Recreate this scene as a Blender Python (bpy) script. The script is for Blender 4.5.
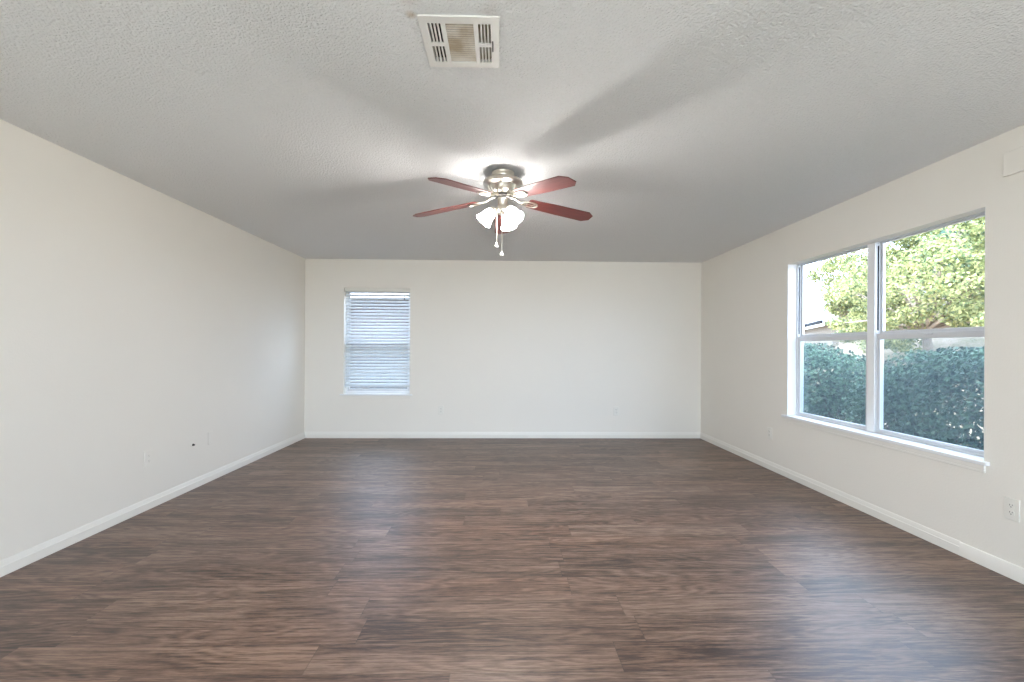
import bpy, bmesh, math, random
import numpy as np
from mathutils import Matrix, Vector, Euler

for o in list(bpy.data.objects):
    bpy.data.objects.remove(o)
S = bpy.context.scene
COL = S.collection
PI = math.pi
R = math.radians

# ------------------------------------------------------------------ room numbers (metres)
XL, XR, YB, YR, H = -2.671, 2.779, 6.263, -3.2, 2.44      # left, right, far, rear walls, ceiling
EYE = 1.2325
WT = 0.15                                                 # wall thickness

# ------------------------------------------------------------------ camera
cam_d = bpy.data.cameras.new('camera')
cam = bpy.data.objects.new('camera', cam_d)
COL.objects.link(cam)
cam_d.sensor_fit = 'HORIZONTAL'
cam_d.sensor_width = 36.0
cam_d.lens = 16.0
cam_d.shift_y = 7.5 / 1024
cam_d.clip_start = 0.05
cam_d.clip_end = 500
cam.matrix_world = (Matrix.Translation((0, 0, EYE)) @ Matrix.Rotation(R(-1.3715), 4, 'Z')
                    @ Matrix.Rotation(R(90), 4, 'X') @ Matrix.Rotation(R(0.299), 4, 'Z'))
S.camera = cam

# ------------------------------------------------------------------ sky, sun, exposure
SKY_COLOR = (0.725, 0.825, 1.0)
SKY = 13.6
SUN = 11.0
world = bpy.data.worlds.new('sky')
S.world = world
world.use_nodes = True
wb = world.node_tree.nodes['Background']
wb.inputs['Color'].default_value = (*SKY_COLOR, 1)
wb.inputs['Strength'].default_value = SKY

sun_d = bpy.data.lights.new('sun', 'SUN')
sun_d.energy = SUN
sun_d.angle = R(0.6)
sun_d.color = (1.0, 0.95, 0.87)
sun = bpy.data.objects.new('sun', sun_d)
COL.objects.link(sun)
sun.rotation_euler = Vector((0.80, 0.04, -0.60)).to_track_quat('-Z', 'Y').to_euler()
sun.location = (-8, -6, 9)

S.view_settings.view_transform = 'Standard'
S.view_settings.look = 'None'
S.view_settings.exposure = -0.05
S.view_settings.gamma = 1.0
S.view_settings.use_curve_mapping = False
cy = S.cycles
cy.use_denoising = True
cy.max_bounces = 12
cy.diffuse_bounces = 7
cy.glossy_bounces = 4
cy.transparent_max_bounces = 24
cy.caustics_reflective = False
cy.caustics_refractive = False
cy.sample_clamp_indirect = 6.0


def portal(name, loc, rot, sx, sy):
    d = bpy.data.lights.new(name, 'AREA')
    d.shape = 'RECTANGLE'
    d.size, d.size_y = sx, sy
    d.cycles.is_portal = True
    o = bpy.data.objects.new(name, d)
    COL.objects.link(o)
    o.location = loc
    o.rotation_euler = rot


portal('daylight_portal_right', (XR + WT + .02, 3.45, 1.33), (0, R(90), 0), 1.47, 1.81)
portal('daylight_portal_far', (-1.70, YB + WT + .02, 1.33), (R(-90), 0, 0), .9, 1.46)
portal('daylight_portal_rear', (0.05, YR - WT - .02, 1.15), (R(90), 0, 0), 5.1, 2.2)


# ------------------------------------------------------------------ material helpers
def new_mat(name):
    m = bpy.data.materials.new(name)
    m.use_nodes = True
    nt = m.node_tree
    b = nt.nodes['Principled BSDF']
    return m, nt, b


def node(nt, typ, ins=None, **props):
    n = nt.nodes.new(typ)
    for k, v in props.items():
        setattr(n, k, v)
    for k, v in (ins or {}).items():
        if isinstance(v, bpy.types.NodeSocket):
            nt.links.new(v, n.inputs[k])
        else:
            n.inputs[k].default_value = v
    return n


def mth(nt, op, a, b=None, c=None):
    n = nt.nodes.new('ShaderNodeMath')
    n.operation = op
    for i, v in enumerate((a, b, c)):
        if v is None:
            continue
        if isinstance(v, bpy.types.NodeSocket):
            nt.links.new(v, n.inputs[i])
        else:
            n.inputs[i].default_value = v
    return n.outputs[0]


def mixc(nt, fac, a, b, blend='MIX'):
    n = nt.nodes.new('ShaderNodeMix')
    n.data_type = 'RGBA'
    n.blend_type = blend
    for sock, v in ((n.inputs[0], fac), (n.inputs[6], a), (n.inputs[7], b)):
        if isinstance(v, bpy.types.NodeSocket):
            nt.links.new(v, sock)
        elif isinstance(v, (int, float)):
            sock.default_value = v
        else:
            sock.default_value = (*v, 1)
    return n.outputs[2]


def ramp(nt, fac, stops):
    n = nt.nodes.new('ShaderNodeValToRGB')
    nt.links.new(fac, n.inputs[0])
    e = n.color_ramp.elements
    while len(e) < len(stops):
        e.new(0.5)
    for el, (p, c) in zip(e, stops):
        el.position = p
        el.color = (*c, 1)
    return n.outputs[0]


def setp(b, **kw):
    names = dict(color='Base Color', rough='Roughness', metal='Metallic', spec='Specular IOR Level',
                 emis='Emission Color', estr='Emission Strength', coat='Coat Weight', sheen='Sheen Weight')
    for k, v in kw.items():
        if k in ('color', 'emis') and not isinstance(v, bpy.types.NodeSocket):
            v = (*v, 1)
        b.inputs[names[k]].default_value = v


def plain(name, color, rough=.5, metal=0., spec=.5, noise=0., nscale=30., bump=0.):
    m, nt, b = new_mat(name)
    setp(b, color=color, rough=rough, metal=metal, spec=spec)
    tc = node(nt, 'ShaderNodeTexCoord')
    nz = node(nt, 'ShaderNodeTexNoise', {'Vector': tc.outputs['Object'], 'Scale': nscale, 'Detail': 4.})
    if noise:
        c = mixc(nt, nz.outputs['Fac'], [x * (1 - noise) for x in color], [min(1, x * (1 + noise)) for x in color])
        nt.links.new(c, b.inputs['Base Color'])
    if bump:
        bp = node(nt, 'ShaderNodeBump', {'Strength': 1., 'Distance': bump, 'Height': nz.outputs['Fac']})
        nt.links.new(bp.outputs[0], b.inputs['Normal'])
    return m


M = {}
M['wall'] = plain('cream wall paint', (.82, .788, .725), .55, noise=.012, nscale=2.5, spec=.35)
# faint orange peel on the paint
nt = M['wall'].node_tree
b = nt.nodes['Principled BSDF']
tc = node(nt, 'ShaderNodeTexCoord')
nz = node(nt, 'ShaderNodeTexNoise', {'Vector': tc.outputs['Object'], 'Scale': 90., 'Detail': 2.})
bp = node(nt, 'ShaderNodeBump', {'Strength': .5, 'Distance': .0012, 'Height': nz.outputs['Fac']})
nt.links.new(bp.outputs[0], b.inputs['Normal'])
M['trim'] = plain('white trim paint', (.83, .805, .75), .35, noise=.01)
M['jamb'] = plain('white sill paint', (.84, .85, .86), .35)
M['alu'] = plain('pale aluminium window frame', (.66, .67, .69), .35, .25)
M['plastic'] = plain('off white plastic', (.80, .78, .72), .35)
M['painted_plate'] = plain('painted over plate', (.82, .788, .725), .5)
M['painted_slot'] = plain('painted over slots', (.45, .43, .40), .6)
M['slot'] = plain('dark slots', (.03, .03, .03), .6)
M['nickel'] = plain('brushed nickel', (.70, .66, .58), .28, 1.0, noise=.04, nscale=200)
M['nickel_dark'] = plain('dark nickel band', (.18, .17, .16), .35, .9)
M['blind'] = None
M['cord'] = plain('pale cord', (.75, .74, .70), .7)
M['tassel'] = plain('grey tassel', (.22, .23, .25), .5)
M['carpet'] = plain('pale carpet added for bounce', (.72, .67, .58), .95, noise=.1, nscale=200)  # made up for the unseen rear floor, pale to bounce light
M['concrete'] = plain('pale concrete added for bounce', (.55, .52, .47), .9, noise=.1, nscale=3)  # only for the added slab outside the rear window
M['duct'] = plain('dark duct', (.05, .045, .04), .8)
M['metal_white'] = plain('white enamelled metal', (.78, .76, .72), .4)
M['asphalt'] = plain('grey roof shingles', (.32, .33, .35), .85, noise=.2, nscale=8)
M['fascia'] = plain('white fascia', (.8, .8, .78), .5)
M['gutter'] = plain('dark gutter', (.012, .013, .016), .9, spec=.05)
M['bark'] = plain('pale bark', (.34, .27, .22), .85, noise=.3, nscale=12, bump=.01)
M['twig'] = plain('hedge twigs', (.16, .12, .09), .85, noise=.2)


def ceiling_mat():
    m, nt, b = new_mat('popcorn ceiling')
    tc = node(nt, 'ShaderNodeTexCoord')
    P = tc.outputs['Object']
    v = node(nt, 'ShaderNodeTexVoronoi', {'Vector': P, 'Scale': 105., 'Randomness': 1.0}, feature='SMOOTH_F1')
    n1 = node(nt, 'ShaderNodeTexNoise', {'Vector': P, 'Scale': 95., 'Detail': 3., 'Roughness': .6})
    h = mth(nt, 'SUBTRACT', n1.outputs['Fac'], mth(nt, 'MULTIPLY', v.outputs['Distance'], .55))
    bp = node(nt, 'ShaderNodeBump', {'Strength': 1.0, 'Distance': .0085, 'Height': h})
    nt.links.new(bp.outputs[0], b.inputs['Normal'])
    base = (.79, .79, .785)
    col = mixc(nt, n1.outputs['Fac'], [x * .94 for x in base], [x * 1.05 for x in base])
    # rusty water marks beside the vent
    nn = node(nt, 'ShaderNodeTexNoise', {'Vector': P, 'Scale': 18., 'Detail': 3.})
    for (sx, sy, rad, amt, c) in ((-.328, 1.658, .026, .75, (.42, .30, .18)), (-.05, 1.635, .055, .25, (.55, .44, .38)),
                                  (-.33, 1.60, .06, .2, (.55, .44, .38))):
        d = node(nt, 'ShaderNodeVectorMath', {0: P, 1: (sx, sy, H)}, operation='DISTANCE').outputs['Value']
        d = mth(nt, 'ADD', d, mth(nt, 'MULTIPLY', mth(nt, 'SUBTRACT', nn.outputs['Fac'], .5), rad * 1.2))
        f = mth(nt, 'MULTIPLY', mth(nt, 'SUBTRACT', 1., mth(nt, 'MINIMUM', mth(nt, 'DIVIDE', mth(nt, 'MAXIMUM', d, 0.), rad), 1.)), amt)
        col = mixc(nt, f, col, c)
    nt.links.new(col, b.inputs['Base Color'])
    setp(b, rough=.9, spec=.1)
    return m


def floor_mat():
    m, nt, b = new_mat('brown vinyl planks')
    tc = node(nt, 'ShaderNodeTexCoord')
    sep = node(nt, 'ShaderNodeSeparateXYZ', {0: tc.outputs['Object']})
    X, Y = sep.outputs[0], sep.outputs[1]
    PW, PL = .180, 1.22
    yr = mth(nt, 'ADD', mth(nt, 'DIVIDE', mth(nt, 'SUBTRACT', Y, 1.907), PW), 100.)
    row = mth(nt, 'FLOOR', yr)
    fy = mth(nt, 'FRACT', yr)
    rrow = node(nt, 'ShaderNodeTexWhiteNoise', {'W': row}, noise_dimensions='1D').outputs['Value']
    xs = mth(nt, 'ADD', mth(nt, 'ADD', mth(nt, 'DIVIDE', X, PL), mth(nt, 'MULTIPLY', rrow, 7.31)), 50.)
    colm = mth(nt, 'FLOOR', xs)
    fx = mth(nt, 'FRACT', xs)
    idv = node(nt, 'ShaderNodeCombineXYZ', {0: row, 1: colm, 2: 0.})
    wn = node(nt, 'ShaderNodeTexWhiteNoise', {'Vector': idv.outputs[0]}, noise_dimensions='3D')
    rid = wn.outputs['Value']
    off = mth(nt, 'MULTIPLY', rid, 60.)

    def stretched(sx, sy, scale, detail, rough, dist=0.):
        v = node(nt, 'ShaderNodeCombineXYZ', {0: mth(nt, 'ADD', mth(nt, 'MULTIPLY', X, sx), off),
                                              1: mth(nt, 'ADD', mth(nt, 'MULTIPLY', Y, sy), off), 2: off})
        return node(nt, 'ShaderNodeTexNoise', {'Vector': v.outputs[0], 'Scale': scale, 'Detail': detail,
                                               'Roughness': rough, 'Distortion': dist}).outputs['Fac']
    big = stretched(1.0, 5.5, 1.5, 4., .55, .4)
    mid = stretched(.9, 38., 1.6, 6., .62, .12)
    fine = stretched(4., 90., 1.6, 5., .7)
    micro = stretched(16., 170., 1.6, 3., .6)
    cont = stretched(1.0, 6.0, 1.0, 2., .45, .25)
    rings = mth(nt, 'ADD', mth(nt, 'MULTIPLY', mth(nt, 'SINE', mth(nt, 'MULTIPLY', cont, 95.)), .5), .5)
    g = mth(nt, 'ADD', mth(nt, 'MULTIPLY', big, .50), mth(nt, 'MULTIPLY', mid, .62))
    g = mth(nt, 'ADD', g, mth(nt, 'MULTIPLY', mth(nt, 'SUBTRACT', fine, .5), .80))
    g = mth(nt, 'ADD', g, mth(nt, 'MULTIPLY', mth(nt, 'SUBTRACT', micro, .5), .45))
    g = mth(nt, 'ADD', g, mth(nt, 'MULTIPLY', mth(nt, 'SUBTRACT', rings, .5), .12))
    g = mth(nt, 'ADD', g, mth(nt, 'MULTIPLY', mth(nt, 'SUBTRACT', rid, .5), .11))
    g = mth(nt, 'ADD', mth(nt, 'MULTIPLY', mth(nt, 'SUBTRACT', g, .56), 1.35), .56)
    col = ramp(nt, g, [(.28, (0.032, 0.017, 0.010)), (.44, (0.081, 0.044, 0.029)), (.57, (0.135, 0.079, 0.055)),
                       (.70, (0.191, 0.121, 0.086)), (.86, (0.268, 0.181, 0.131))])
    # some planks lean grey, some lean red
    hue = node(nt, 'ShaderNodeSeparateColor', {0: wn.outputs['Color']})
    col = mixc(nt, mth(nt, 'MULTIPLY', hue.outputs[1], .35), col, mixc(nt, 1.0, col, (.92, .98, 1.08), 'MULTIPLY'))
    col = mixc(nt, mth(nt, 'MULTIPLY', hue.outputs[2], .5), col, mixc(nt, 1.0, col, (1.10, .95, .86), 'MULTIPLY'))
    seam_y = mth(nt, 'LESS_THAN', fy, .014)
    seam_x = mth(nt, 'LESS_THAN', fx, .0022)
    seam = mth(nt, 'MAXIMUM', seam_y, seam_x)
    col = mixc(nt, mth(nt, 'MULTIPLY', seam, .55), col, (.03, .02, .015))
    nt.links.new(col, b.inputs['Base Color'])
    hgt = mth(nt, 'SUBTRACT', mth(nt, 'MULTIPLY', g, .6), mth(nt, 'MULTIPLY', seam, .6))
    bp = node(nt, 'ShaderNodeBump', {'Strength': .5, 'Distance': .0012, 'Height': hgt})
    nt.links.new(bp.outputs[0], b.inputs['Normal'])
    rg = mth(nt, 'ADD', mth(nt, 'MULTIPLY', fine, .14), .35)
    nt.links.new(rg, b.inputs['Roughness'])
    setp(b, spec=.75)
    return m


def glass_mat(name, tint=(.96, .985, .98), refl=.05):
    m = bpy.data.materials.new(name)
    m.use_nodes = True
    nt = m.node_tree
    nt.nodes.remove(nt.nodes['Principled BSDF'])
    out = nt.nodes['Material Output']
    t = node(nt, 'ShaderNodeBsdfTransparent', {'Color': (*tint, 1)})
    g = node(nt, 'ShaderNodeBsdfGlossy', {'Color': (.9, .95, 1, 1), 'Roughness': .02})
    mx = node(nt, 'ShaderNodeMixShader', {0: refl, 1: t.outputs[0], 2: g.outputs[0]})
    nt.links.new(mx.outputs[0], out.inputs['Surface'])
    return m


def screen_mat():
    m = bpy.data.materials.new('insect screen mesh')
    m.use_nodes = True
    nt = m.node_tree
    nt.nodes.remove(nt.nodes['Principled BSDF'])
    out = nt.nodes['Material Output']
    t = node(nt, 'ShaderNodeBsdfTransparent', {'Color': (.98, 1, 1, 1)})
    d = node(nt, 'ShaderNodeBsdfDiffuse', {'Color': (.10, .14, .16, 1)})
    tr = node(nt, 'ShaderNodeBsdfTranslucent', {'Color': (.10, .14, .16, 1)})
    ad = node(nt, 'ShaderNodeMixShader', {0: .5, 1: d.outputs[0], 2: tr.outputs[0]})
    mx = node(nt, 'ShaderNodeMixShader', {0: .24, 1: t.outputs[0], 2: ad.outputs[0]})
    nt.links.new(mx.outputs[0], out.inputs['Surface'])
    return m


def leaf_mat(name, c1, c2, c3, trans=.35, scale=1.2):
    m, nt, b = new_mat(name)
    tc = node(nt, 'ShaderNodeTexCoord')
    nz = node(nt, 'ShaderNodeTexNoise', {'Vector': tc.outputs['Object'], 'Scale': scale, 'Detail': 6., 'Roughness': .8})
    geo = node(nt, 'ShaderNodeNewGeometry')
    f = mth(nt, 'ADD', mth(nt, 'MULTIPLY', nz.outputs['Fac'], .5), mth(nt, 'MULTIPLY', geo.outputs['Random Per Island'], .5))
    col = ramp(nt, f, [(.25, c1), (.5, c2), (.75, c3)])
    nt.links.new(col, b.inputs['Base Color'])
    setp(b, rough=.5, spec=.3)
    tr = node(nt, 'ShaderNodeBsdfTranslucent', {'Color': col})
    mx = node(nt, 'ShaderNodeMixShader', {0: trans, 1: b.outputs[0], 2: tr.outputs[0]})
    nt.links.new(mx.outputs[0], nt.nodes['Material Output'].inputs['Surface'])
    return m


def blind_mat():
    m, nt, b = new_mat('white vinyl slats')
    setp(b, color=(.86, .87, .87), rough=.4)
    tr = node(nt, 'ShaderNodeBsdfTranslucent', {'Color': (.85, .90, .95, 1)})
    mx = node(nt, 'ShaderNodeMixShader', {0: .38, 1: b.outputs[0], 2: tr.outputs[0]})
    nt.links.new(mx.outputs[0], nt.nodes['Material Output'].inputs['Surface'])
    return m


def brick_mat(name, c1, c2, mortar):
    m, nt, b = new_mat(name)
    tc = node(nt, 'ShaderNodeTexCoord')
    mp = node(nt, 'ShaderNodeMapping', {'Vector': tc.outputs['Object'], 'Rotation': (R(90), 0, 0)})
    br = node(nt, 'ShaderNodeTexBrick', {'Vector': mp.outputs[0], 'Color1': (*c1, 1), 'Color2': (*c2, 1), 'Mortar': (*mortar, 1),
                                         'Scale': 1., 'Mortar Size': .008, 'Brick Width': .21, 'Row Height': .075})
    nt.links.new(br.outputs['Color'], b.inputs['Base Color'])
    setp(b, rough=.85)
    return m


def wood_blade_mat():
    m, nt, b = new_mat('cherry fan blade')
    tc = node(nt, 'ShaderNodeTexCoord')
    mp = node(nt, 'ShaderNodeMapping', {'Vector': tc.outputs['Generated'], 'Scale': (2., 22., 1.)})
    nz = node(nt, 'ShaderNodeTexNoise', {'Vector': mp.outputs[0], 'Scale': 1.6, 'Detail': 5., 'Distortion': .4})
    col = ramp(nt, nz.outputs['Fac'], [(.3, (.085, .017, .014)), (.55, (.155, .032, .026)), (.75, (.23, .058, .046))])
    nt.links.new(col, b.inputs['Base Color'])
    setp(b, rough=.40, spec=.8)
    return m


def ground_mat():
    m, nt, b = new_mat('leaf strewn lawn')
    tc = node(nt, 'ShaderNodeTexCoord')
    nz = node(nt, 'ShaderNodeTexNoise', {'Vector': tc.outputs['Object'], 'Scale': 1.6, 'Detail': 8., 'Roughness': .75})
    n2 = node(nt, 'ShaderNodeTexNoise', {'Vector': tc.outputs['Object'], 'Scale': 14., 'Detail': 4., 'Roughness': .7})
    f = mth(nt, 'ADD', mth(nt, 'MULTIPLY', nz.outputs['Fac'], .5), mth(nt, 'MULTIPLY', n2.outputs['Fac'], .5))
    col = ramp(nt, f, [(.36, (.09, .095, .045)), (.48, (.24, .185, .12)), (.58, (.36, .27, .21))])
    nt.links.new(col, b.inputs['Base Color'])
    setp(b, rough=.95, spec=.1)
    return m


def glow_mat(name, strength, color=(1, .955, .90)):
    m, nt, b = new_mat(name)
    setp(b, color=(.85, .84, .82), rough=.25, emis=color, estr=strength)
    return m


def vent_louver_mat():
    m, nt, b = new_mat('tan stained louvers')
    tc = node(nt, 'ShaderNodeTexCoord')
    nz = node(nt, 'ShaderNodeTexNoise', {'Vector': tc.outputs['Object'], 'Scale': 9., 'Detail': 4.})
    col = ramp(nt, nz.outputs['Fac'], [(.36, (.42, .33, .23)), (.52, (.60, .53, .45)), (.68, (.70, .66, .60))])
    nt.links.new(col, b.inputs['Base Color'])
    setp(b, rough=.6)
    return m


M['ceiling'] = ceiling_mat()
M['floor'] = floor_mat()
M['glass'] = glass_mat('window glass', (.90, .955, 1.0))
M['clear_glass'] = glass_mat('clear window glass')
M['screen'] = screen_mat()
M['blind'] = blind_mat()
M['blade'] = wood_blade_mat()
M['brick'] = brick_mat('brown brick', (.085, .050, .042), (.06, .04, .036), (.13, .12, .11))
M['pale_brick'] = brick_mat('pale tan brick', (.22, .175, .125), (.19, .15, .105), (.24, .21, .18))
M['ground'] = ground_mat()
M['shade'] = glow_mat('lit frosted glass', 42.0, (1, .97, .94))
M['bulb'] = glow_mat('lit bulb', 1500.0, (1, .97, .94))
M['louver'] = vent_louver_mat()
M['hedge'] = leaf_mat('hedge leaves', (.012, .030, .019), (.066, .130, .078), (.22, .33, .20), .2, 3.)
M['oak'] = leaf_mat('sunlit yellow green leaves', (.065, .105, .045), (.29, .31, .115), (.56, .52, .24), .40, 1.6)
M['far_leaf'] = leaf_mat('blue green leaves', (.05, .11, .08), (.10, .18, .12), (.18, .26, .16), .35, 1.6)


# ------------------------------------------------------------------ geometry helpers
class MB:
    def __init__(self):
        self.v, self.f, self.sm = [], [], []

    def add(self, vs, fs, smooth=False, mat=None):
        k = len(self.v)
        for p in vs:
            p = Vector(p)
            self.v.append(tuple(mat @ p) if mat else tuple(p))
        for f in fs:
            self.f.append([i + k for i in f])
            self.sm.append(smooth)

    def box(self, x0, y0, z0, x1, y1, z1, mat=None):
        x0, x1 = min(x0, x1), max(x0, x1)
        y0, y1 = min(y0, y1), max(y0, y1)
        z0, z1 = min(z0, z1), max(z0, z1)
        vs = [(x0, y0, z0), (x1, y0, z0), (x1, y1, z0), (x0, y1, z0), (x0, y0, z1), (x1, y0, z1), (x1, y1, z1), (x0, y1, z1)]
        self.add(vs, [(0, 3, 2, 1), (4, 5, 6, 7), (0, 1, 5, 4), (1, 2, 6, 5), (2, 3, 7, 6), (3, 0, 4, 7)], False, mat)
        return self

    def lathe(self, prof, seg=32, mat=None, smooth=True, cap=True):
        """prof = [(r, z), ...] turned about z"""
        vs, fs = [], []
        for r, z in prof:
            for i in range(seg):
                a = 2 * PI * i / seg
                vs.append((r * math.cos(a), r * math.sin(a), z))
        for j in range(len(prof) - 1):
            for i in range(seg):
                a, b_ = j * seg + i, j * seg + (i + 1) % seg
                fs.append((a, b_, b_ + seg, a + seg))
        if cap:
            if prof[0][0] > 1e-6:
                fs.append(tuple(reversed(range(seg))))
            if prof[-1][0] > 1e-6:
                fs.append(tuple(range((len(prof) - 1) * seg, len(prof) * seg)))
        self.add(vs, fs, smooth, mat)
        return self

    def tube(self, pts, rad, seg=8, mat=None, closed=False):
        pts = [Vector(p) for p in pts]
        rad = rad if isinstance(rad, (list, tuple)) else [rad] * len(pts)
        n = len(pts)
        vs, fs = [], []
        up = None
        for i, p in enumerate(pts):
            a = pts[(i - 1) % n] if (closed or i > 0) else p
            c = pts[(i + 1) % n] if (closed or i < n - 1) else p
            t = (c - a).normalized()
            if up is None:
                up = Vector((0, 0, 1)) if abs(t.z) < .9 else Vector((1, 0, 0))
            s = t.cross(up).normalized()
            up = s.cross(t).normalized()
            for k in range(seg):
                an = 2 * PI * k / seg
                vs.append(p + (s * math.cos(an) + up * math.sin(an)) * rad[i])
        for i in range(n if closed else n - 1):
            j = (i + 1) % n
            for k in range(seg):
                fs.append((i * seg + k, j * seg + k, j * seg + (k + 1) % seg, i * seg + (k + 1) % seg))
        if not closed:
            fs.append(tuple(range(seg)))
            fs.append(tuple(reversed(range((n - 1) * seg, n * seg))))
        self.add(vs, fs, True, mat)
        return self

    def prism(self, poly, z0, z1, mat=None):
        n = len(poly)
        vs = [(x, y, z0) for x, y in poly] + [(x, y, z1) for x, y in poly]
        fs = [tuple(reversed(range(n))), tuple(range(n, 2 * n))]
        fs += [(i, (i + 1) % n, n + (i + 1) % n, n + i) for i in range(n)]
        self.add(vs, fs, False, mat)
        return self

    def sphere(self, c, r, seg=12, rings=8):
        prof = [(max(1e-5, r * math.sin(PI * i / rings)), -r * math.cos(PI * i / rings)) for i in range(rings + 1)]
        return self.lathe(prof, seg, Matrix.Translation(c), True, False)

    def build(self, name, mat, parent=None, bevel=0., loc=None, fix=True):
        me = bpy.data.meshes.new(name)
        me.from_pydata(self.v, [], self.f)
        me.polygons.foreach_set('use_smooth', self.sm)
        if fix:
            bm = bmesh.new()
            bm.from_mesh(me)
            bmesh.ops.recalc_face_normals(bm, faces=bm.faces)
            bm.to_mesh(me)
            bm.free()
        me.set_sharp_from_angle(angle=R(38))
        me.materials.append(mat)
        o = bpy.data.objects.new(name, me)
        COL.objects.link(o)
        if parent:
            o.parent = parent
        if loc:
            o.location = loc
        if bevel:
            bv = o.modifiers.new('bevel', 'BEVEL')
            bv.width = bevel
            bv.segments = 2
            bv.limit_method = 'ANGLE'
            bv.angle_limit = R(40)
        return o


def holed(mb, us, vs, holes, w0, w1, axes):
    """slab between w0 and w1, spanning us x vs, with rectangular through holes; axes maps (u, v, w) to xyz order"""
    cu = sorted(set([us[0], us[1]] + [h[i] for h in holes for i in (0, 2)]))
    cv = sorted(set([vs[0], vs[1]] + [h[i] for h in holes for i in (1, 3)]))

    def P(u, v, w):
        d = dict(zip(axes, (u, v, w)))
        return (d['x'], d['y'], d['z'])
    solid = {}
    for i in range(len(cu) - 1):
        for j in range(len(cv) - 1):
            mu, mv = (cu[i] + cu[i + 1]) / 2, (cv[j] + cv[j + 1]) / 2
            solid[i, j] = not any(h[0] < mu < h[2] and h[1] < mv < h[3] for h in holes)
    idx, vl, fl = {}, [], []

    def vid(i, j, k):
        if (i, j, k) not in idx:
            idx[i, j, k] = len(vl)
            vl.append(P(cu[i], cv[j], (w0, w1)[k]))
        return idx[i, j, k]
    for (i, j), s in solid.items():
        if not s:
            continue
        for k in (0, 1):
            fl.append([vid(i, j, k), vid(i + 1, j, k), vid(i + 1, j + 1, k), vid(i, j + 1, k)])
        for di, dj, a, b_ in ((-1, 0, (i, j), (i, j + 1)), (1, 0, (i + 1, j), (i + 1, j + 1)),
                              (0, -1, (i, j), (i + 1, j)), (0, 1, (i, j + 1), (i + 1, j + 1))):
            if not solid.get((i + di, j + dj), False):
                fl.append([vid(*a, 0), vid(*b_, 0), vid(*b_, 1), vid(*a, 1)])
    mb.add(vl, fl)
    return mb


def thing(name, label, cat, loc=(0, 0, 0), rot=(0, 0, 0), group=None):
    o = bpy.data.objects.new(name, None)
    o.empty_display_size = .1
    COL.objects.link(o)
    o.location = loc
    o.rotation_euler = rot
    tag(o, label, cat, group)
    return o


def tag(o, label, cat, group=None):
    o['label'] = label
    o['category'] = cat
    if group:
        o['group'] = group
    return o


def structure(o, label=None, cat=None):
    o['kind'] = 'structure'
    if label:
        o['label'] = label
    if cat:
        o['category'] = cat
    return o


# ------------------------------------------------------------------ room shell
W1 = (2.550, 4.355, .600, 2.062)          # right wall window: y0 y1 z0 z1
W2 = (-2.147, -1.248, .600, 2.050)        # far wall window: x0 x1 z0 z1
W3 = (-2.5, 2.6, .05, 2.28)               # unseen rear window, added to let daylight in behind the camera
VX0, VX1, VY0, VY1 = -.310, -.013, 1.648, 1.946   # ceiling vent plate

structure(MB().box(XL - WT, YR - WT, -.12, XR + WT, .7, 0).build('bounce_floor_rear', M['carpet']))  # pale carpet added out of view to bounce light upward
structure(MB().box(-9, -12, -.16, 9, YR - WT, -.08).build('bounce_patio', M['concrete']))  # unseen pale slab, added to reflect daylight in through the rear window
fl = MB().box(XL - WT, .7, -.12, XR + WT, YB + WT, 0).build('floor', M['floor'])
structure(fl, 'dark brown wood look plank floor', 'floor')
cl = holed(MB(), (XL - WT, XR + WT), (YR - WT, YB + WT), [(VX0 + .03, VY0 + .03, VX1 - .03, VY1 - .03)], H, H + .16, 'xyz').build('ceiling', M['ceiling'])
structure(cl, 'pale grey popcorn textured ceiling', 'ceiling')
structure(MB().box(XL - WT, YR - WT, 0, XL, YB + WT, H).build('wall_left', M['wall']), 'bare cream wall on the left', 'wall')
structure(holed(MB(), (YR - WT, YB + WT), (0, H), [(W1[0], W1[2], W1[1], W1[3])], XR, XR + WT, 'yzx').build('wall_right', M['wall']),
          'cream wall on the right with the double window', 'wall')
structure(holed(MB(), (XL, XR), (0, H), [(W2[0], W2[2], W2[1], W2[3])], YB, YB + WT, 'xzy').build('wall_back', M['wall']),
          'far cream wall with the blind covered window', 'wall')
structure(holed(MB(), (XL, XR), (0, H), [(W3[0], W3[2], W3[1], W3[3])], YR - WT, YR, 'xzy').build('wall_rear', M['wall']))

# unseen hipped roof, added to keep the sun off the room and hedges
rf = MB()
ov, ze, zr = .45, H + .17, 4.6
xa, xb, ya, yb = XL - WT - ov, XR + WT + ov, YR - WT - ov, YB + WT + ov
xm = (xa + xb) / 2
rf.add([(xa, ya, ze), (xb, ya, ze), (xb, yb, ze), (xa, yb, ze), (xm, ya + 3, zr), (xm, yb - 3, zr)],
       [(0, 3, 2, 1), (0, 1, 4), (1, 2, 5, 4), (2, 3, 5), (3, 0, 4, 5)])
structure(rf.build('roof', M['asphalt']))


def baseboard(name, p0, p1, n, hgt=.083, moulded=True):
    """run from p0 to p1 along a wall, n = unit vector into the room"""
    t = .013
    prof = [(0, 0), (t, 0), (t, hgt * .62), (t * .75, hgt * .66), (t * .75, hgt * .74), (t * .42, hgt * .86), (t * .42, hgt * .94), (t * .2, hgt), (0, hgt)] \
        if moulded else [(0, 0), (t, 0), (t, hgt * .9), (t * .55, hgt), (0, hgt)]
    m = MB()
    k = len(prof)
    vs = []
    for p in (p0, p1):
        for d, z in prof:
            vs.append((p[0] + n[0] * d, p[1] + n[1] * d, z))
    fs = [(i, (i + 1) % k, k + (i + 1) % k, k + i) for i in range(k)] + [tuple(range(k)), tuple(reversed(range(k, 2 * k)))]
    m.add(vs, fs)
    return structure(m.build(name, M['trim']))


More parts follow.
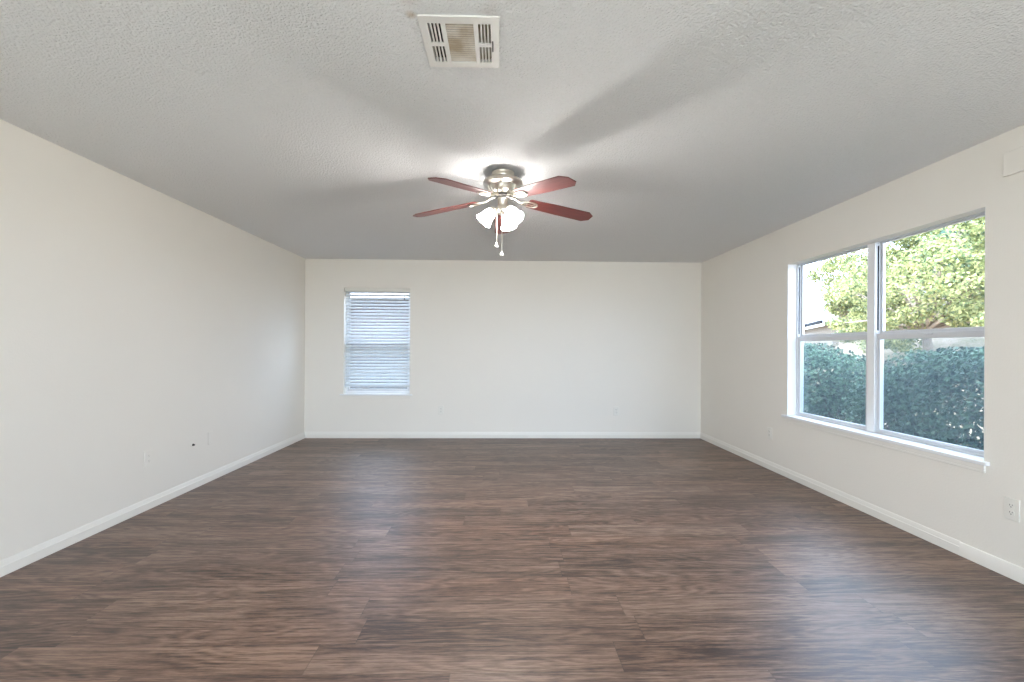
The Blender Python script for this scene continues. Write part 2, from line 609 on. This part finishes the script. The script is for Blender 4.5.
baseboard('baseboard_left', (XL, YR), (XL, YB), (1, 0))
baseboard('baseboard_back', (XL, YB), (XR, YB), (0, -1))
baseboard('baseboard_right', (XR, YB), (XR, 2.678), (-1, 0))
baseboard('trim_1', (XR, 2.678), (XR, YR), (-1, 0), .080, False)


# ------------------------------------------------------------------ windows
def sash_frame(x, y0, y1, z0, z1, d, sw, rw_bot, rw_top):
    """rectangular sash with stiles sw, lying in the plane x..x+d"""
    return holed(MB(), (y0, y1), (z0, z1), [(y0 + sw, z0 + rw_bot, y1 - sw, z1 - rw_top)], x, x + d, 'yzx')


w1 = bpy.data.objects.new('window_1', None)
COL.objects.link(w1)
structure(w1, 'double aluminium window with four panes on the right wall', 'window')
y0, y1, z0, z1 = W1
FX = XR + .086
MY0, MY1 = 3.412, 3.492
fr = holed(MB(), (y0, y1), (z0, z1), [(y0 + .022, z0 + .014, MY0, z1 - .005), (MY1, z0 + .014, y1 - .022, z1 - .005)], FX, FX + .062, 'yzx')
fr.build('frame', M['alu'], w1, .002)
mu = MB()
mu.box(FX - .008, MY0 + .004, z0 + .004, FX, MY1 - .004, z1 - .004)
mu.build('mullion', M['jamb'], w1, .002)
hb = MB()                                   # thin balance tracks on the far jambs
for (a,) in ((MY0 - .006,), (y1 - .028,)):
    hb.box(FX + .010, a, 1.385, FX + .016, a + .006, z1 - .03)
hb.build('balance_track', M['gutter'], w1)
ZM = 1.352
for (a, c) in ((y0 + .022, MY0), (MY1, y1 - .022)):
    up = sash_frame(FX + .034, a, c, ZM - .022, z1 - .005, .022, .020, .050, .010).build('upper_sash', M['alu'], w1, .002)
    MB().box(FX + .043, a + .018, ZM + .026, FX + .047, c - .018, z1 - .013).build('pane', M['glass'], up)
    lo = sash_frame(FX + .008, a, c, z0 + .014, ZM + .006, .024, .026, .022, .042)
    lo.box(FX + .002, (a + c) / 2 - .03, ZM - .010, FX + .010, (a + c) / 2 + .03, ZM)
    lo = lo.build('lower_sash', M['alu'], w1, .002)
    MB().box(FX + .018, a + .024, z0 + .034, FX + .022, c - .024, ZM - .034).build('pane', M['glass'], lo)
    sc = MB()
    sc.box(FX + .0585, a + .004, z0 + .016, FX + .0590, c - .004, ZM - .004)
    sc.build('insect_screen', M['screen'], w1)
st = MB()
st.box(XR - .030, y0 - .034, z0 - .022, XR, y1 + .045, z0 + .0005)
st.box(XR - .001, y0 + .0005, z0 - .006, FX + .004, y1 - .0005, z0 + .0005)
st.build('window_sill', M['jamb'], w1, .004)
ap = MB()
ap.box(XR - .016, y0 - .012, z0 - .050, XR, y1 + .012, z0 - .022)
ap.box(XR - .010, y0 - .012, z0 - .068, XR, y1 + .012, z0 - .050)
ap.build('apron', M['trim'], w1, .003)
# white painted returns of the opening
rv = MB()
rv.box(XR + .002, y1 - .004, z0, FX, y1, z1)
rv.box(XR + .002, y0, z0, FX, y0 + .004, z1)
rv.build('jamb_lining', M['jamb'], w1)

w2 = bpy.data.objects.new('window_2', None)
COL.objects.link(w2)
structure(w2, 'narrow single hung window behind white slats in the far wall', 'window')
x0, x1, z0, z1 = W2
FY = YB + .088
holed(MB(), (x0, x1), (z0, z1), [(x0 + .024, z0 + .03, x1 - .024, z1 - .03)], FY, FY + .06, 'xzy').build('frame', M['jamb'], w2, .002)
u = holed(MB(), (x0 + .024, x1 - .024), (1.305, z1 - .03), [(x0 + .046, 1.345, x1 - .046, z1 - .05)], FY + .034, FY + .056, 'xzy').build('upper_sash', M['alu'], w2, .002)
MB().box(x0 + .044, FY + .043, 1.343, x1 - .044, FY + .047, z1 - .048).build('pane', M['glass'], u)
l = holed(MB(), (x0 + .024, x1 - .024), (z0 + .03, 1.350), [(x0 + .05, z0 + .065, x1 - .05, 1.312)], FY + .008, FY + .032, 'xzy').build('lower_sash', M['alu'], w2, .002)
MB().box(x0 + .048, FY + .018, z0 + .063, x1 - .048, FY + .022, 1.314).build('pane', M['glass'], l)
MB().box(x0 + .028, FY + .0585, z0 + .034, x1 - .028, FY + .059, 1.340).build('insect_screen', M['screen'], w2)
st = MB()
st.box(x0 - .045, YB - .022, z0 - .018, x1 + .035, YB, z0 + .0005)
st.box(x0 + .0005, YB - .001, z0 - .006, x1 - .0005, FY + .004, z0 + .0005)
st.build('window_sill', M['jamb'], w2, .003)
MB().box(x0 - .012, YB - .010, z0 - .050, x1 + .010, YB, z0 - .018).build('apron', M['trim'], w2, .003)

w3 = bpy.data.objects.new('added_rear_window', None)  # added window out of view, lights the room from behind
COL.objects.link(w3)
structure(w3)
x0, x1, z0, z1 = W3
xm_ = (x0 + x1) / 2
holed(MB(), (x0, x1), (z0, z1), [(x0 + .05, z0 + .05, xm_ - .03, z1 - .05), (xm_ + .03, z0 + .05, x1 - .05, z1 - .05)],
      YR - .10, YR - .04, 'xzy').build('frame', M['alu'], w3)
for a, c in ((x0 + .05, xm_ - .03), (xm_ + .03, x1 - .05)):
    MB().box(a, YR - .072, z0 + .05, c, YR - .068, z1 - .05).build('pane', M['clear_glass'], w3)

# ------------------------------------------------------------------ ceiling fan
FCX, FCY, BZ = .006, 3.13, -.170            # height of the blade line at the axis
fan = thing('ceiling_fan', 'brushed nickel ceiling fan with five cherry wood blades and three lit glass shades', 'ceiling fan', (FCX, FCY, H))
MB().lathe([(.078, 0), (.079, -.006), (.076, -.014), (.066, -.022), (.063, -.034), (.064, -.048), (.06, -.05)], 40).build('canopy', M['nickel'], fan)
mo = MB().lathe([(.06, -.047), (.10, -.050), (.126, -.056), (.136, -.066), (.137, -.078), (.130, -.086), (.108, -.094),
                 (.102, -.100), (.098, -.118), (.085, -.138), (.066, -.150), (.055, -.153)], 48)
for k in range(20):
    a = 2 * PI * k / 20
    mt = Matrix.Rotation(a, 4, 'Z')
    mo.tube([(.103, 0, -.100), (.099, 0, -.118), (.086, 0, -.138), (.068, 0, -.150)], .003, 6, mt)
mo.build('motor_housing', M['nickel'], fan)
MB().lathe([(.050, -.150), (.060, -.154), (.061, -.166), (.052, -.172), (.040, -.176)], 36).build('flywheel', M['nickel_dark'], fan)
MB().lathe([(.036, -.174), (.037, -.182), (.034, -.186), (.034, -.232), (.040, -.238), (.048, -.248), (.050, -.262), (.044, -.276),
            (.026, -.286), (.012, -.290), (.006, -.296), (.001, -.300)], 32).build('light_fitter', M['nickel'], fan)

# blades: root at r = .185, clipped corners at the tip
bl_len0, bl_len1 = .185, .682
poly = [(bl_len0, -.046), (bl_len0 + .012, -.056), (.40, -.066), (bl_len1 - .045, -.069), (bl_len1, -.032), (bl_len1, .032), (bl_len1 - .045, .069), (.40, .066),
        (bl_len0 + .012, .056), (bl_len0, .046)]
for k in range(5):
    a = R(89.5 + 72 * k)
    mt = Matrix.Rotation(a, 4, 'Z') @ Matrix.Translation((0, 0, BZ)) @ Matrix.Rotation(R(6.3), 4, 'Y') @ Matrix.Rotation(R(-9.5), 4, 'X')
    bo = MB().prism(poly, -.003, .003).build('blade', M['blade'], fan, .0012)
    bo.matrix_local = mt
    ir = MB()
    # neck of the blade iron from the flywheel, then an open loop screwed under the blade
    lo_ = mt.inverted() @ (Matrix.Rotation(a, 4, 'Z') @ Vector((.050, 0, -.162)))
    ir.tube([tuple(lo_), (.085, lo_.y * .6, lo_.z), (.118, .001, -.002), (.142, 0, -.007)], [.010, .009, .008, .007], 10)
    loop = []
    for i in range(28):
        t = 2 * PI * i / 28
        loop.append((.195 + .060 * math.cos(t), .030 * math.sin(t) * (1.0 + .25 * math.cos(t)), -.0075))
    ir.tube(loop, .0055, 8, closed=True)
    ir.tube([(.140, 0, -.0075), (.200, 0, -.0075), (.252, 0, -.0075)], .0035, 8)
    io = ir.build('blade_iron', M['nickel'], fan)
    io.matrix_local = mt
    for (sx, sy) in ((.225, .024), (.225, -.024), (.180, 0)):
        MB().lathe([(.0045, -.0125), (.005, -.010), (.005, -.004)], 10, Matrix.Translation((sx, sy, 0))).build('screw', M['nickel'], io)

# light kit
for k, az in enumerate((190, -50, 70)):
    a = R(az)
    mz = Matrix.Rotation(a, 4, 'Z')
    tilt = R(40)
    base = Vector((.060, 0, -.252))
    ax = Matrix.Translation(base) @ Matrix.Rotation(-tilt, 4, 'Y')      # local -z points down and outward
    MB().tube([(.030, 0, -.262), (.046, 0, -.250), (.056, 0, -.247), tuple(ax @ Vector((0, 0, -.006)))], .007, 10, mz) \
        .lathe([(.012, .004), (.024, -.002), (.026, -.022), (.022, -.030)], 24, mz @ ax).build('lamp_arm', M['nickel'], fan)
    sh = MB()
    outer = [(.024, -.018), (.031, -.026), (.038, -.044), (.042, -.066), (.048, -.090), (.055, -.108), (.059, -.116)]
    inner = [(r - .003, z + .001) for r, z in reversed(outer)]
    sh.lathe(outer + inner, 36, mz @ ax, True, False)
    so = sh.build('lamp_shade', M['shade'], fan)
    MB().lathe([(.012, -.024), (.014, -.056), (.021, -.076), (.0245, -.095), (.021, -.112), (.010, -.121), (.001, -.123)], 20, mz @ ax).build('bulb', M['bulb'], so)

for (px_, py_, zt, zb) in ((-.040, -.010, -.262, -.492), (-.004, -.030, -.285, -.552)):
    c = MB()
    n = int((zt - zb) / .0075)
    c.tube([(px_, py_, zt), (px_, py_, zb)], .0022, 6)
    for i in range(n):
        c.sphere((px_, py_, zt - .0075 * i), .0034, 6, 4)
    co = c.build('pull_chain', M['nickel'], fan)
    MB().lathe([(.001, .016), (.004, .014), (.006, .006), (.011, -.002), (.0125, -.010), (.010, -.016), (.001, -.018)], 16,
               Matrix.Translation((px_, py_, zb - .008))).build('pull_knob', M['metal_white'], co)

# ------------------------------------------------------------------ ceiling vent
vent = thing('ceiling_vent', 'square off-white metal air vent in the ceiling with tan stained centre louvers', 'air vent', (VX0, VY0, H))
VW, VH = VX1 - VX0, VY1 - VY0


def nu(a):
    return a * VW


def nv(a):
    return a * VH


holes = []
rows = ((.125, .485), (.555, .885))
slots_l = [(.105 + .045 * i, .105 + .045 * i + .026) for i in range(4)]
slots_r = [(.735 + .043 * i, .735 + .043 * i + .026) for i in range(4)]
for s in slots_l + slots_r:
    for r_ in rows:
        holes.append((nu(s[0]), nv(r_[0]), nu(s[1]), nv(r_[1])))
holes.append((nu(.325), nv(.125), nu(.675), nv(.89)))
pl = holed(MB(), (0, VW), (0, VH), holes, -.010, -.004, 'xyz')
pl.box(0.004, .004, -.004, VW - .004, .012, 0).box(.004, VH - .012, -.004, VW - .004, VH - .004, 0)
pl.box(0.004, .004, -.004, .012, VH - .004, 0).box(VW - .012, .004, -.004, VW - .004, VH - .004, 0)
pl.build('face_plate', M['metal_white'], vent, .0012)
lv = MB()
for i in range(18):
    v = nv(.125) + (nv(.89) - nv(.125)) * (i + .5) / 18
    mt = Matrix.Translation((0, v, -.004)) @ Matrix.Rotation(R(-35), 4, 'X')
    lv.box(nu(.322), -.0033, -.0005, nu(.678), .0033, .0005, mt)
lv.build('centre_louvers', M['louver'], vent)
for nm, sl, tl in (('side_vanes', slots_l, -38), ('side_vanes', slots_r, 38)):
    vn = MB()
    for s in sl:
        mt = Matrix.Translation((nu((s[0] + s[1]) / 2) + (.004 if tl < 0 else -.004), 0, .004)) @ Matrix.Rotation(R(tl), 4, 'Y')
        vn.box(-.0006, nv(.12), -.009, .0006, nv(.89), .009, mt)
    vn.build(nm, M['louver'], vent)
dm = MB()
for i in range(7):
    v = nv(.15 + i * .048)
    dm.box(nu(.725), v, .022, nu(.90), v + .005, .024)
dm.build('damper', M['metal_white'], vent)
MB().box(nu(.905), nv(.43), -.016, nu(.918), nv(.62), -.006).build('damper_lever', M['slot'], vent, .001)
dk = MB()                                     # sheet metal boot above the plate
for bx_ in ((.031, .031, .012, .034, VH - .031, .155), (VW - .034, .031, .012, VW - .031, VH - .031, .155), (.031, .031, .012, VW - .031, .034, .155),
            (.031, VH - .034, .012, VW - .031, VH - .031, .155), (.031, .031, .150, VW - .031, VH - .031, .155)):
    dk.box(*bx_)
dk.build('duct_boot', M['duct'], vent)
for u_ in (.04, .96):
    MB().lathe([(.004, -.0115), (.0045, -.009)], 10, Matrix.Translation((nu(u_), nv(.5), 0))).build('screw', M['metal_white'], vent)


# ------------------------------------------------------------------ wall plates (built in their own frame: x across, y out of the wall, z up)
def rot_for(wall):
    return {'right': (0, 0, R(90)), 'back': (0, 0, 0), 'left': (0, 0, R(-90))}[wall]


def outlet(label, wall, loc, mat=None, group=None, w=.076, h=.120):
    """plate faces local -y"""
    t = thing('wall_outlet', label, 'power outlet', loc, {'right': (0, 0, R(-90)), 'back': (0, 0, 0), 'left': (0, 0, R(90))}[wall], group)
    slot_mat = M['painted_slot'] if mat else M['slot']
    mat = mat or M['plastic']
    MB().box(-w / 2, -.006, -h / 2, w / 2, 0, h / 2).build('cover_plate', mat, t, .003)
    for s in (-1, 1):
        pts = []
        for i in range(24):
            a = 2 * PI * i / 24
            pts.append((.0172 * math.cos(a), max(-.0125, min(.0125, .0172 * math.sin(a)))))
        rc = MB().prism(pts, 0, .0085, Matrix.Translation((0, 0, s * .0195)) @ Matrix.Rotation(R(90), 4, 'X')).build('receptacle', mat, t)
        sl = MB()
        sl.box(-.0075, -.0090, s * .0195 + .000, -.0052, -.0080, s * .0195 + .0085)
        sl.box(.0052, -.0090, s * .0195 + .001, .0075, -.0080, s * .0195 + .0078)
        sl.lathe([(.0026, 0), (.0026, .001)], 10, Matrix.Translation((0, -.0080, s * .0195 - .0065)) @ Matrix.Rotation(R(90), 4, 'X'))
        sl.build('slots', slot_mat, rc)
    MB().lathe([(.0032, 0), (.0030, .0012), (.001, .0016)], 10, Matrix.Translation((0, -.006, 0)) @ Matrix.Rotation(R(90), 4, 'X')).build('screw', M['plastic'], t)
    return t


outlet('white power outlet on the right wall at the right edge of the photo', 'right', (XR, 2.404, .374))
outlet('power outlet on the right wall between the window and the far corner', 'right', (XR, 4.631, .372))
outlet('power outlet on the far wall below and right of the small window', 'back', (-.82, YB, .384))
outlet('power outlet low on the far wall toward its right end', 'back', (1.597, YB, .374))
outlet('painted power outlet low on the left wall, nearest the camera', 'left', (XL, 3.514, .385), M['painted_plate'])

bp_ = thing('blank_wall_plate', 'painted blank plate low on the left wall, just beyond the dark cable hole', 'wall plate', (XL, 4.252, .395), (0, 0, R(90)))
MB().box(-.035, -.005, -.057, .035, 0, .057).build('cover_plate', M['painted_plate'], bp_, .003)
for s in (-1, 1):
    MB().lathe([(.0032, 0), (.0030, .0012), (.001, .0016)], 10, Matrix.Translation((0, -.005, s * .042)) @ Matrix.Rotation(R(90), 4, 'X')) \
        .build('screw', M['painted_plate'], bp_)

cj = thing('cable_jack', 'small dark cable connector sticking out low on the left wall', 'cable jack', (XL, 4.010, .383), (0, 0, R(90)))
MB().lathe([(.020, 0), (.020, .002), (.016, .004)], 24, Matrix.Rotation(R(90), 4, 'X')).build('bushing', M['painted_plate'], cj)
MB().lathe([(.0105, 0), (.0105, .010), (.007, .012), (.007, .019), (.001, .019)], 12, Matrix.Rotation(R(90), 4, 'X')).build('connector', M['slot'], cj)

ch = thing('door_chime', 'square white wall box high on the right wall near the ceiling', 'door chime', (XR, 2.366, 2.255), (0, 0, R(-90)))
MB().box(-.077, -.022, -.066, .077, -.006, .066).build('cover', M['painted_plate'], ch, .005)
MB().box(-.070, -.008, -.060, .070, 0, .060).build('back_plate', M['plastic'], ch)

# ------------------------------------------------------------------ venetian blind in the far window
x0, x1, z0, z1 = W2
vb = thing('venetian_blind', 'white slatted blind lowered over the narrow window in the far wall', 'window blind', ((x0 + x1) / 2, YB + .045, z1))
hw = (x1 - x0) / 2 - .008
MB().box(-hw, -.024, -.045, hw, .028, -.002).build('headrail', M['plastic'], vb, .002)
MB().box(-hw, -.036, -.044, hw, -.030, -.002).box(-hw, -.032, -.052, -hw + .004, -.002, -.002).box(hw - .004, -.032, -.052, hw, -.002, -.002).build('valance', M['plastic'], vb, .002)
sl = MB()
zb = -1.325
nsl = 30
tl = R(37)
for i in range(nsl):
    zc = -.053 - .0437 * i
    vs, fs = [], []
    for e in (-hw, hw):
        for side in (1, -1):
            for j in range(5):
                t = (j / 4 - .5)
                crown = .003 * (1 - 4 * t * t) + side * .0011
                y_, z_ = t * .050, crown
                # inner edge (negative y) tilts down
                vs.append((e, y_ * math.cos(tl) - z_ * math.sin(tl), zc + y_ * math.sin(tl) + z_ * math.cos(tl)))
    for j in range(4):
        fs.append((j, j + 1, 10 + j + 1, 10 + j))
        fs.append((5 + j, 15 + j, 15 + j + 1, 5 + j + 1))
    fs += [(0, 10, 15, 5), (4, 9, 19, 14), (0, 5, 6, 7, 8, 9, 4, 3, 2, 1), (10, 11, 12, 13, 14, 19, 18, 17, 16, 15)]
    sl.add(vs, fs)
sl.build('slats', M['blind'], vb)
MB().box(-hw, -.024, -1.352, hw, .024, -1.330).build('bottom_rail', M['blind'], vb, .003)
for xx in (-.30, 0, .30):
    MB().tube([(xx, -.030, -.05), (xx, -.026, -.7), (xx, -.027, -1.335)], .0012, 6).build('ladder_cord', M['cord'], vb)
lc = MB()
for dx in (0, .008):
    lc.tube([(hw - .075 + dx, -.040, -.05), (hw - .075 + dx, -.040, -.120)], .0012, 6)
lc = lc.build('lift_cord', M['cord'], vb)
MB().lathe([(.003, 0), (.007, -.008), (.010, -.040), (.008, -.046), (.001, -.047)], 12, Matrix.Translation((hw - .071, -.040, -.115))).build('tassel', M['tassel'], lc)


# ------------------------------------------------------------------ outdoors
def ground_z(x, y):
    sx = min(max((x - 7.5) / 6.0, 0), 1)
    sy = min(max((21 - y) / 6.0, 0), 1)
    s = lambda t: t * t * (3 - 2 * t)
    return -.18 + 2.0 * s(sx) * s(sy) + .03 * math.sin(x * 1.3) * math.cos(y * .9) * s(sx)


gm = MB()
gx = [-40, -20, -8, -4, 0, 3] + [4 + .7 * i for i in range(30)] + [28, 40, 70]
gy = [-40, -20, -8] + [-2 + 1.0 * i for i in range(36)] + [40, 55, 80]
gv = [(x, y, ground_z(x, y)) for x in gx for y in gy]
ny = len(gy)
gm.add(gv, [(i * ny + j, (i + 1) * ny + j, (i + 1) * ny + j + 1, i * ny + j + 1) for i in range(len(gx) - 1) for j in range(ny - 1)], True)
structure(gm.build('ground', M['ground']), 'sunlit leaf strewn lawn outside', 'ground')


def leaf_mesh(name, mat, pts, normals, size, rng, parent):
    """one mesh of many small folded leaves"""
    n = len(pts)
    d = rng.normal(size=(n, 3))
    d /= np.linalg.norm(d, axis=1)[:, None]
    nn = normals + rng.normal(size=(n, 3)) * .7
    nn /= np.linalg.norm(nn, axis=1)[:, None]
    t = np.cross(nn, d)
    t /= np.linalg.norm(t, axis=1)[:, None] + 1e-9
    s = np.cross(nn, t)
    L = (size * rng.uniform(.6, 1.3, n))[:, None]
    Wd = L * .30
    v = np.stack([pts - t * L * .5, pts + s * Wd + nn * L * .08, pts + t * L * .5 - nn * L * .08, pts - s * Wd + nn * L * .08], axis=1).reshape(-1, 3)
    me = bpy.data.meshes.new(name)
    me.vertices.add(4 * n)
    me.vertices.foreach_set('co', v.astype(np.float32).ravel())
    base = np.arange(n) * 4
    tri = np.stack([base, base + 1, base + 2, base, base + 2, base + 3], axis=1).reshape(-1)
    me.loops.add(6 * n)
    me.loops.foreach_set('vertex_index', tri.astype(np.int32))
    me.polygons.add(2 * n)
    me.polygons.foreach_set('loop_start', (np.arange(2 * n) * 3).astype(np.int32))
    me.update(calc_edges=True)
    me.validate()
    me.materials.append(mat)
    o = bpy.data.objects.new(name, me)
    COL.objects.link(o)
    o.parent = parent
    return o


def hedge(label, loc, half, seed, n, gaps):
    """loc = centre at ground, half = (hx, hy, height)"""
    rng = np.random.default_rng(seed)
    t = thing('hedge', label, 'hedge', loc)
    hx, hy, hz = half
    # superellipsoid shell, thick near the surface
    k = int(n * 1.5)
    u = rng.normal(size=(k, 3))
    p = 3.4
    r = (np.abs(u) ** p).sum(1) ** (1 / p)
    u = u / r[:, None]
    depth = 1 - np.abs(rng.normal(size=k)) * .16
    lump = 1 + .05 * np.sin(u[:, 1] * hy * 5.1 + seed) * np.cos(u[:, 2] * 4.3) + .03 * np.sin(u[:, 1] * hy * 13 + u[:, 2] * 9)
    P = u * (depth * lump)[:, None]
    pts = np.stack([P[:, 0] * hx, P[:, 1] * hy, hz * .52 + P[:, 2] * hz * .50], axis=1)
    keep = pts[:, 2] > .06
    for (gy_, gz_, gr) in gaps:
        keep &= ~(((pts[:, 1] - gy_) ** 2 + (pts[:, 2] - gz_) ** 2 < gr * gr) & (rng.uniform(size=k) < .93))
    pts, u = pts[keep][:n], u[keep][:n]
    nrm = u + np.array([0, 0, .5])
    nrm /= np.linalg.norm(nrm, axis=1)[:, None]
    leaf_mesh('foliage', M['hedge'], pts, nrm, .048, rng, t)
    rr = random.Random(seed)
    sm = MB()
    for i in range(int(hy * 5)):
        y_ = -hy * .85 + 1.7 * hy * (i + rr.random() * .6) / int(hy * 5)
        top = (rr.uniform(-.5, .5) * hx, y_ + rr.uniform(-.25, .25), hz * rr.uniform(.6, .85))
        mid = (rr.uniform(-.15, .15), y_ + rr.uniform(-.08, .08), hz * .3)
        sm.tube([(rr.uniform(-.1, .1), y_, -.02), mid, top], [.022, .016, .006], 6)
        for _ in range(3):
            sm.tube([mid, (rr.uniform(-.8, .8) * hx, y_ + rr.uniform(-.4, .4), hz * rr.uniform(.45, .9))], [.010, .004], 5)
    sm.build('stems', M['twig'], t, fix=False)


hedge('dense green hedge outside the right-hand panes of the double window', (4.25, 3.05, -.18), (.55, 2.10, 1.41), 5, 52000,
      [(1.35, .62, .10), (.45, .40, .10), (1.95, .62, .10), (-.25, .55, .07), (.95, .78, .06), (-.95, .40, .12)])
hedge('green hedge outside the left-hand panes, nearer the far wall', (4.35, 7.35, -.18), (.58, 2.12, 1.47), 9, 46000,
      [(-1.95, .45, .22), (-1.45, .25, .12), (.6, .5, .08), (-.3, .35, .07)])


def tree(name, label, base, blobs, mat, n, leaf, seed, trunk_r):
    rng = np.random.default_rng(seed)
    rr = random.Random(seed)
    t = thing(name, label, 'tree', base)
    pts, nrm = [], []
    wsum = sum(b_[3] * b_[4] * b_[5] for b_ in blobs)
    clumps = []
    for (cx, cy_, cz, rx, ry, rz) in blobs:
        m_ = max(3, int(150 * rx * ry * rz / wsum))
        for _ in range(m_):
            q = rng.normal(size=3)
            q /= np.linalg.norm(q)
            q *= rng.uniform(.25, 1.) ** .5
            clumps.append((np.array([cx + q[0] * rx, cy_ + q[1] * ry, cz + q[2] * rz]), rng.uniform(.22, .46)))
    per = n // len(clumps)
    for c, rad in clumps:
        q = rng.normal(size=(per, 3))
        q /= np.linalg.norm(q, axis=1)[:, None]
        rdist = rad * rng.uniform(.15, 1.0, per) ** .45
        pts.append(c + q * rdist[:, None] * np.array([1, 1, .7]))
        nrm.append(q * .5 + np.array([-.3, -.2, .6]))
    pts, nrm = np.concatenate(pts), np.concatenate(nrm)
    nrm /= np.linalg.norm(nrm, axis=1)[:, None]
    leaf_mesh('foliage', mat, pts, nrm, leaf, rng, t)
    tk = MB()
    hub = Vector((rr.uniform(-.1, .1), rr.uniform(-.1, .1), blobs[0][2] * .45))
    tk.tube([(0, 0, -.15), (.02, .03, hub.z * .5), tuple(hub)], [trunk_r * 1.25, trunk_r, trunk_r * .85], 10)
    tk.build('trunk', M['bark'], t, fix=False)
    br = MB()
    for c, rad in clumps[::3]:
        m_ = hub.lerp(Vector(c), .5) + Vector((rr.uniform(-.2, .2), rr.uniform(-.2, .2), rr.uniform(0, .25)))
        br.tube([tuple(hub), tuple(m_), tuple(c)], [trunk_r * .45, trunk_r * .28, trunk_r * .09], 6)
    br.build('branches', M['bark'], t, fix=False)


def gz(x, y):
    return ground_z(x, y)


def tree_at(name, label, x, y, blobs, mat, n, leaf, seed, r):
    z = gz(x, y)
    tree(name, label, (x, y, z), [(a - x, b_ - y, c - z, d, e, f) for a, b_, c, d, e, f in blobs], mat, n, leaf, seed, r)


tree_at('spreading_tree', 'bright yellow-green leafy tree filling the right-hand upper window pane', 10.2, 10.6,
        [(10.0, 10.4, 3.0, 1.5, 2.1, 1.1), (9.5, 9.0, 2.8, 1.2, 1.5, 1.1), (10.6, 12.1, 2.9, 1.2, 1.4, 1.1), (10.0, 10.2, 1.75, 1.3, 2.8, .5),
         (9.6, 8.2, 2.1, 1.0, 1.0, .7), (10.4, 12.3, 2.0, 1.0, 1.2, .6), (10.3, 11.3, 3.9, 1.0, 1.6, .5), (9.8, 9.3, 3.7, 1.0, 1.3, .5)],
        M['oak'], 42000, .085, 21, .10)
tree_at('young_tree', 'yellow-green leafy tree behind the left-hand upper window pane', 12.9, 16.9,
        [(13.3, 16.8, 3.8, 1.35, 1.2, 1.3), (13.6, 16.4, 2.5, 1.1, 1.2, .9), (12.7, 17.9, 4.4, .6, .6, .4)],
        M['oak'], 20000, .10, 33, .10)
tree_at('shade_tree', 'dark blue-green tree at the right edge of the double window, beyond the bright tree', 16.0, 14.4,
        [(16.0, 14.6, 4.3, 1.9, 2.0, 1.5), (15.6, 13.0, 3.6, 1.5, 1.6, 1.2)],
        M['far_leaf'], 12000, .20, 44, .16)

# house seen at the left edge of the double window: eave runs from A (far) to B (near)
A = Vector((19.0, 29.0, 0))
B = Vector((15.9, 22.2, 0))
ud = (A - B).normalized()
nd = Vector((ud.y, -ud.x, 0))            # away from the room
hs = thing('house', 'pale brick house with a grey roof, at the left edge of the double window', 'house', tuple(B + Vector((0, 0, -.18))))
hm = Matrix(((-ud).to_4d(), nd.to_4d(), (0, 0, 1, 0), (0, 0, 0, 1))).transposed()
hm[3][3] = 1
for i in range(3):
    hm[3][i] = 0
hs.matrix_world = Matrix.Translation(B + ud * 13 + Vector((0, 0, -.18))) @ hm
EH = 2.80
MB().box(0, .45, 0, 13, 9, EH).build('wall', M['pale_brick'], hs)
rf = MB()
rf.add([(-.4, 0, EH), (13.4, 0, EH), (13.4, 9.4, EH), (-.4, 9.4, EH), (-.4, 4.7, EH + 2.7), (13.4, 4.7, EH + 2.7)],
       [(0, 1, 5, 4), (2, 3, 4, 5), (0, 4, 3), (1, 2, 5), (0, 3, 2, 1)])
rf.build('house_roof', M['asphalt'], hs)
MB().box(-.42, -.04, EH - .20, 13.4, .02, EH - .02).build('fascia', M['fascia'], hs)
MB().box(-.42, -.14, EH - .06, 13.4, -.04, EH + .08).build('gutter', M['gutter'], hs)
wn_ = MB()
wn_.box(3.2, .40, .8, 4.6, .47, 2.1)
wn_ = wn_.build('house_window', M['fascia'], hs)
MB().box(3.3, .385, .9, 4.5, .40, 2.0).build('pane', M['gutter'], wn_)

# brick neighbour just outside the far window
nb = thing('brick_house', 'brown brick house wall seen between the blind slats of the far window', 'house', (-2.6, 9.4, -.18))
MB().box(-4.5, 0, 0, 4.0, 6, 2.52).build('wall', M['brick'], nb)
rf = MB()
rf.add([(-4.9, -.45, 2.52), (4.4, -.45, 2.52), (4.4, 6.4, 2.52), (-4.9, 6.4, 2.52), (-4.9, 3, 4.0), (4.4, 3, 4.0)],
       [(0, 1, 5, 4), (2, 3, 4, 5), (0, 4, 3), (1, 2, 5), (0, 3, 2, 1)])
rf.build('house_roof', M['asphalt'], nb)
MB().box(-4.9, -.48, 2.38, 4.4, -.45, 2.56).build('fascia', M['fascia'], nb)
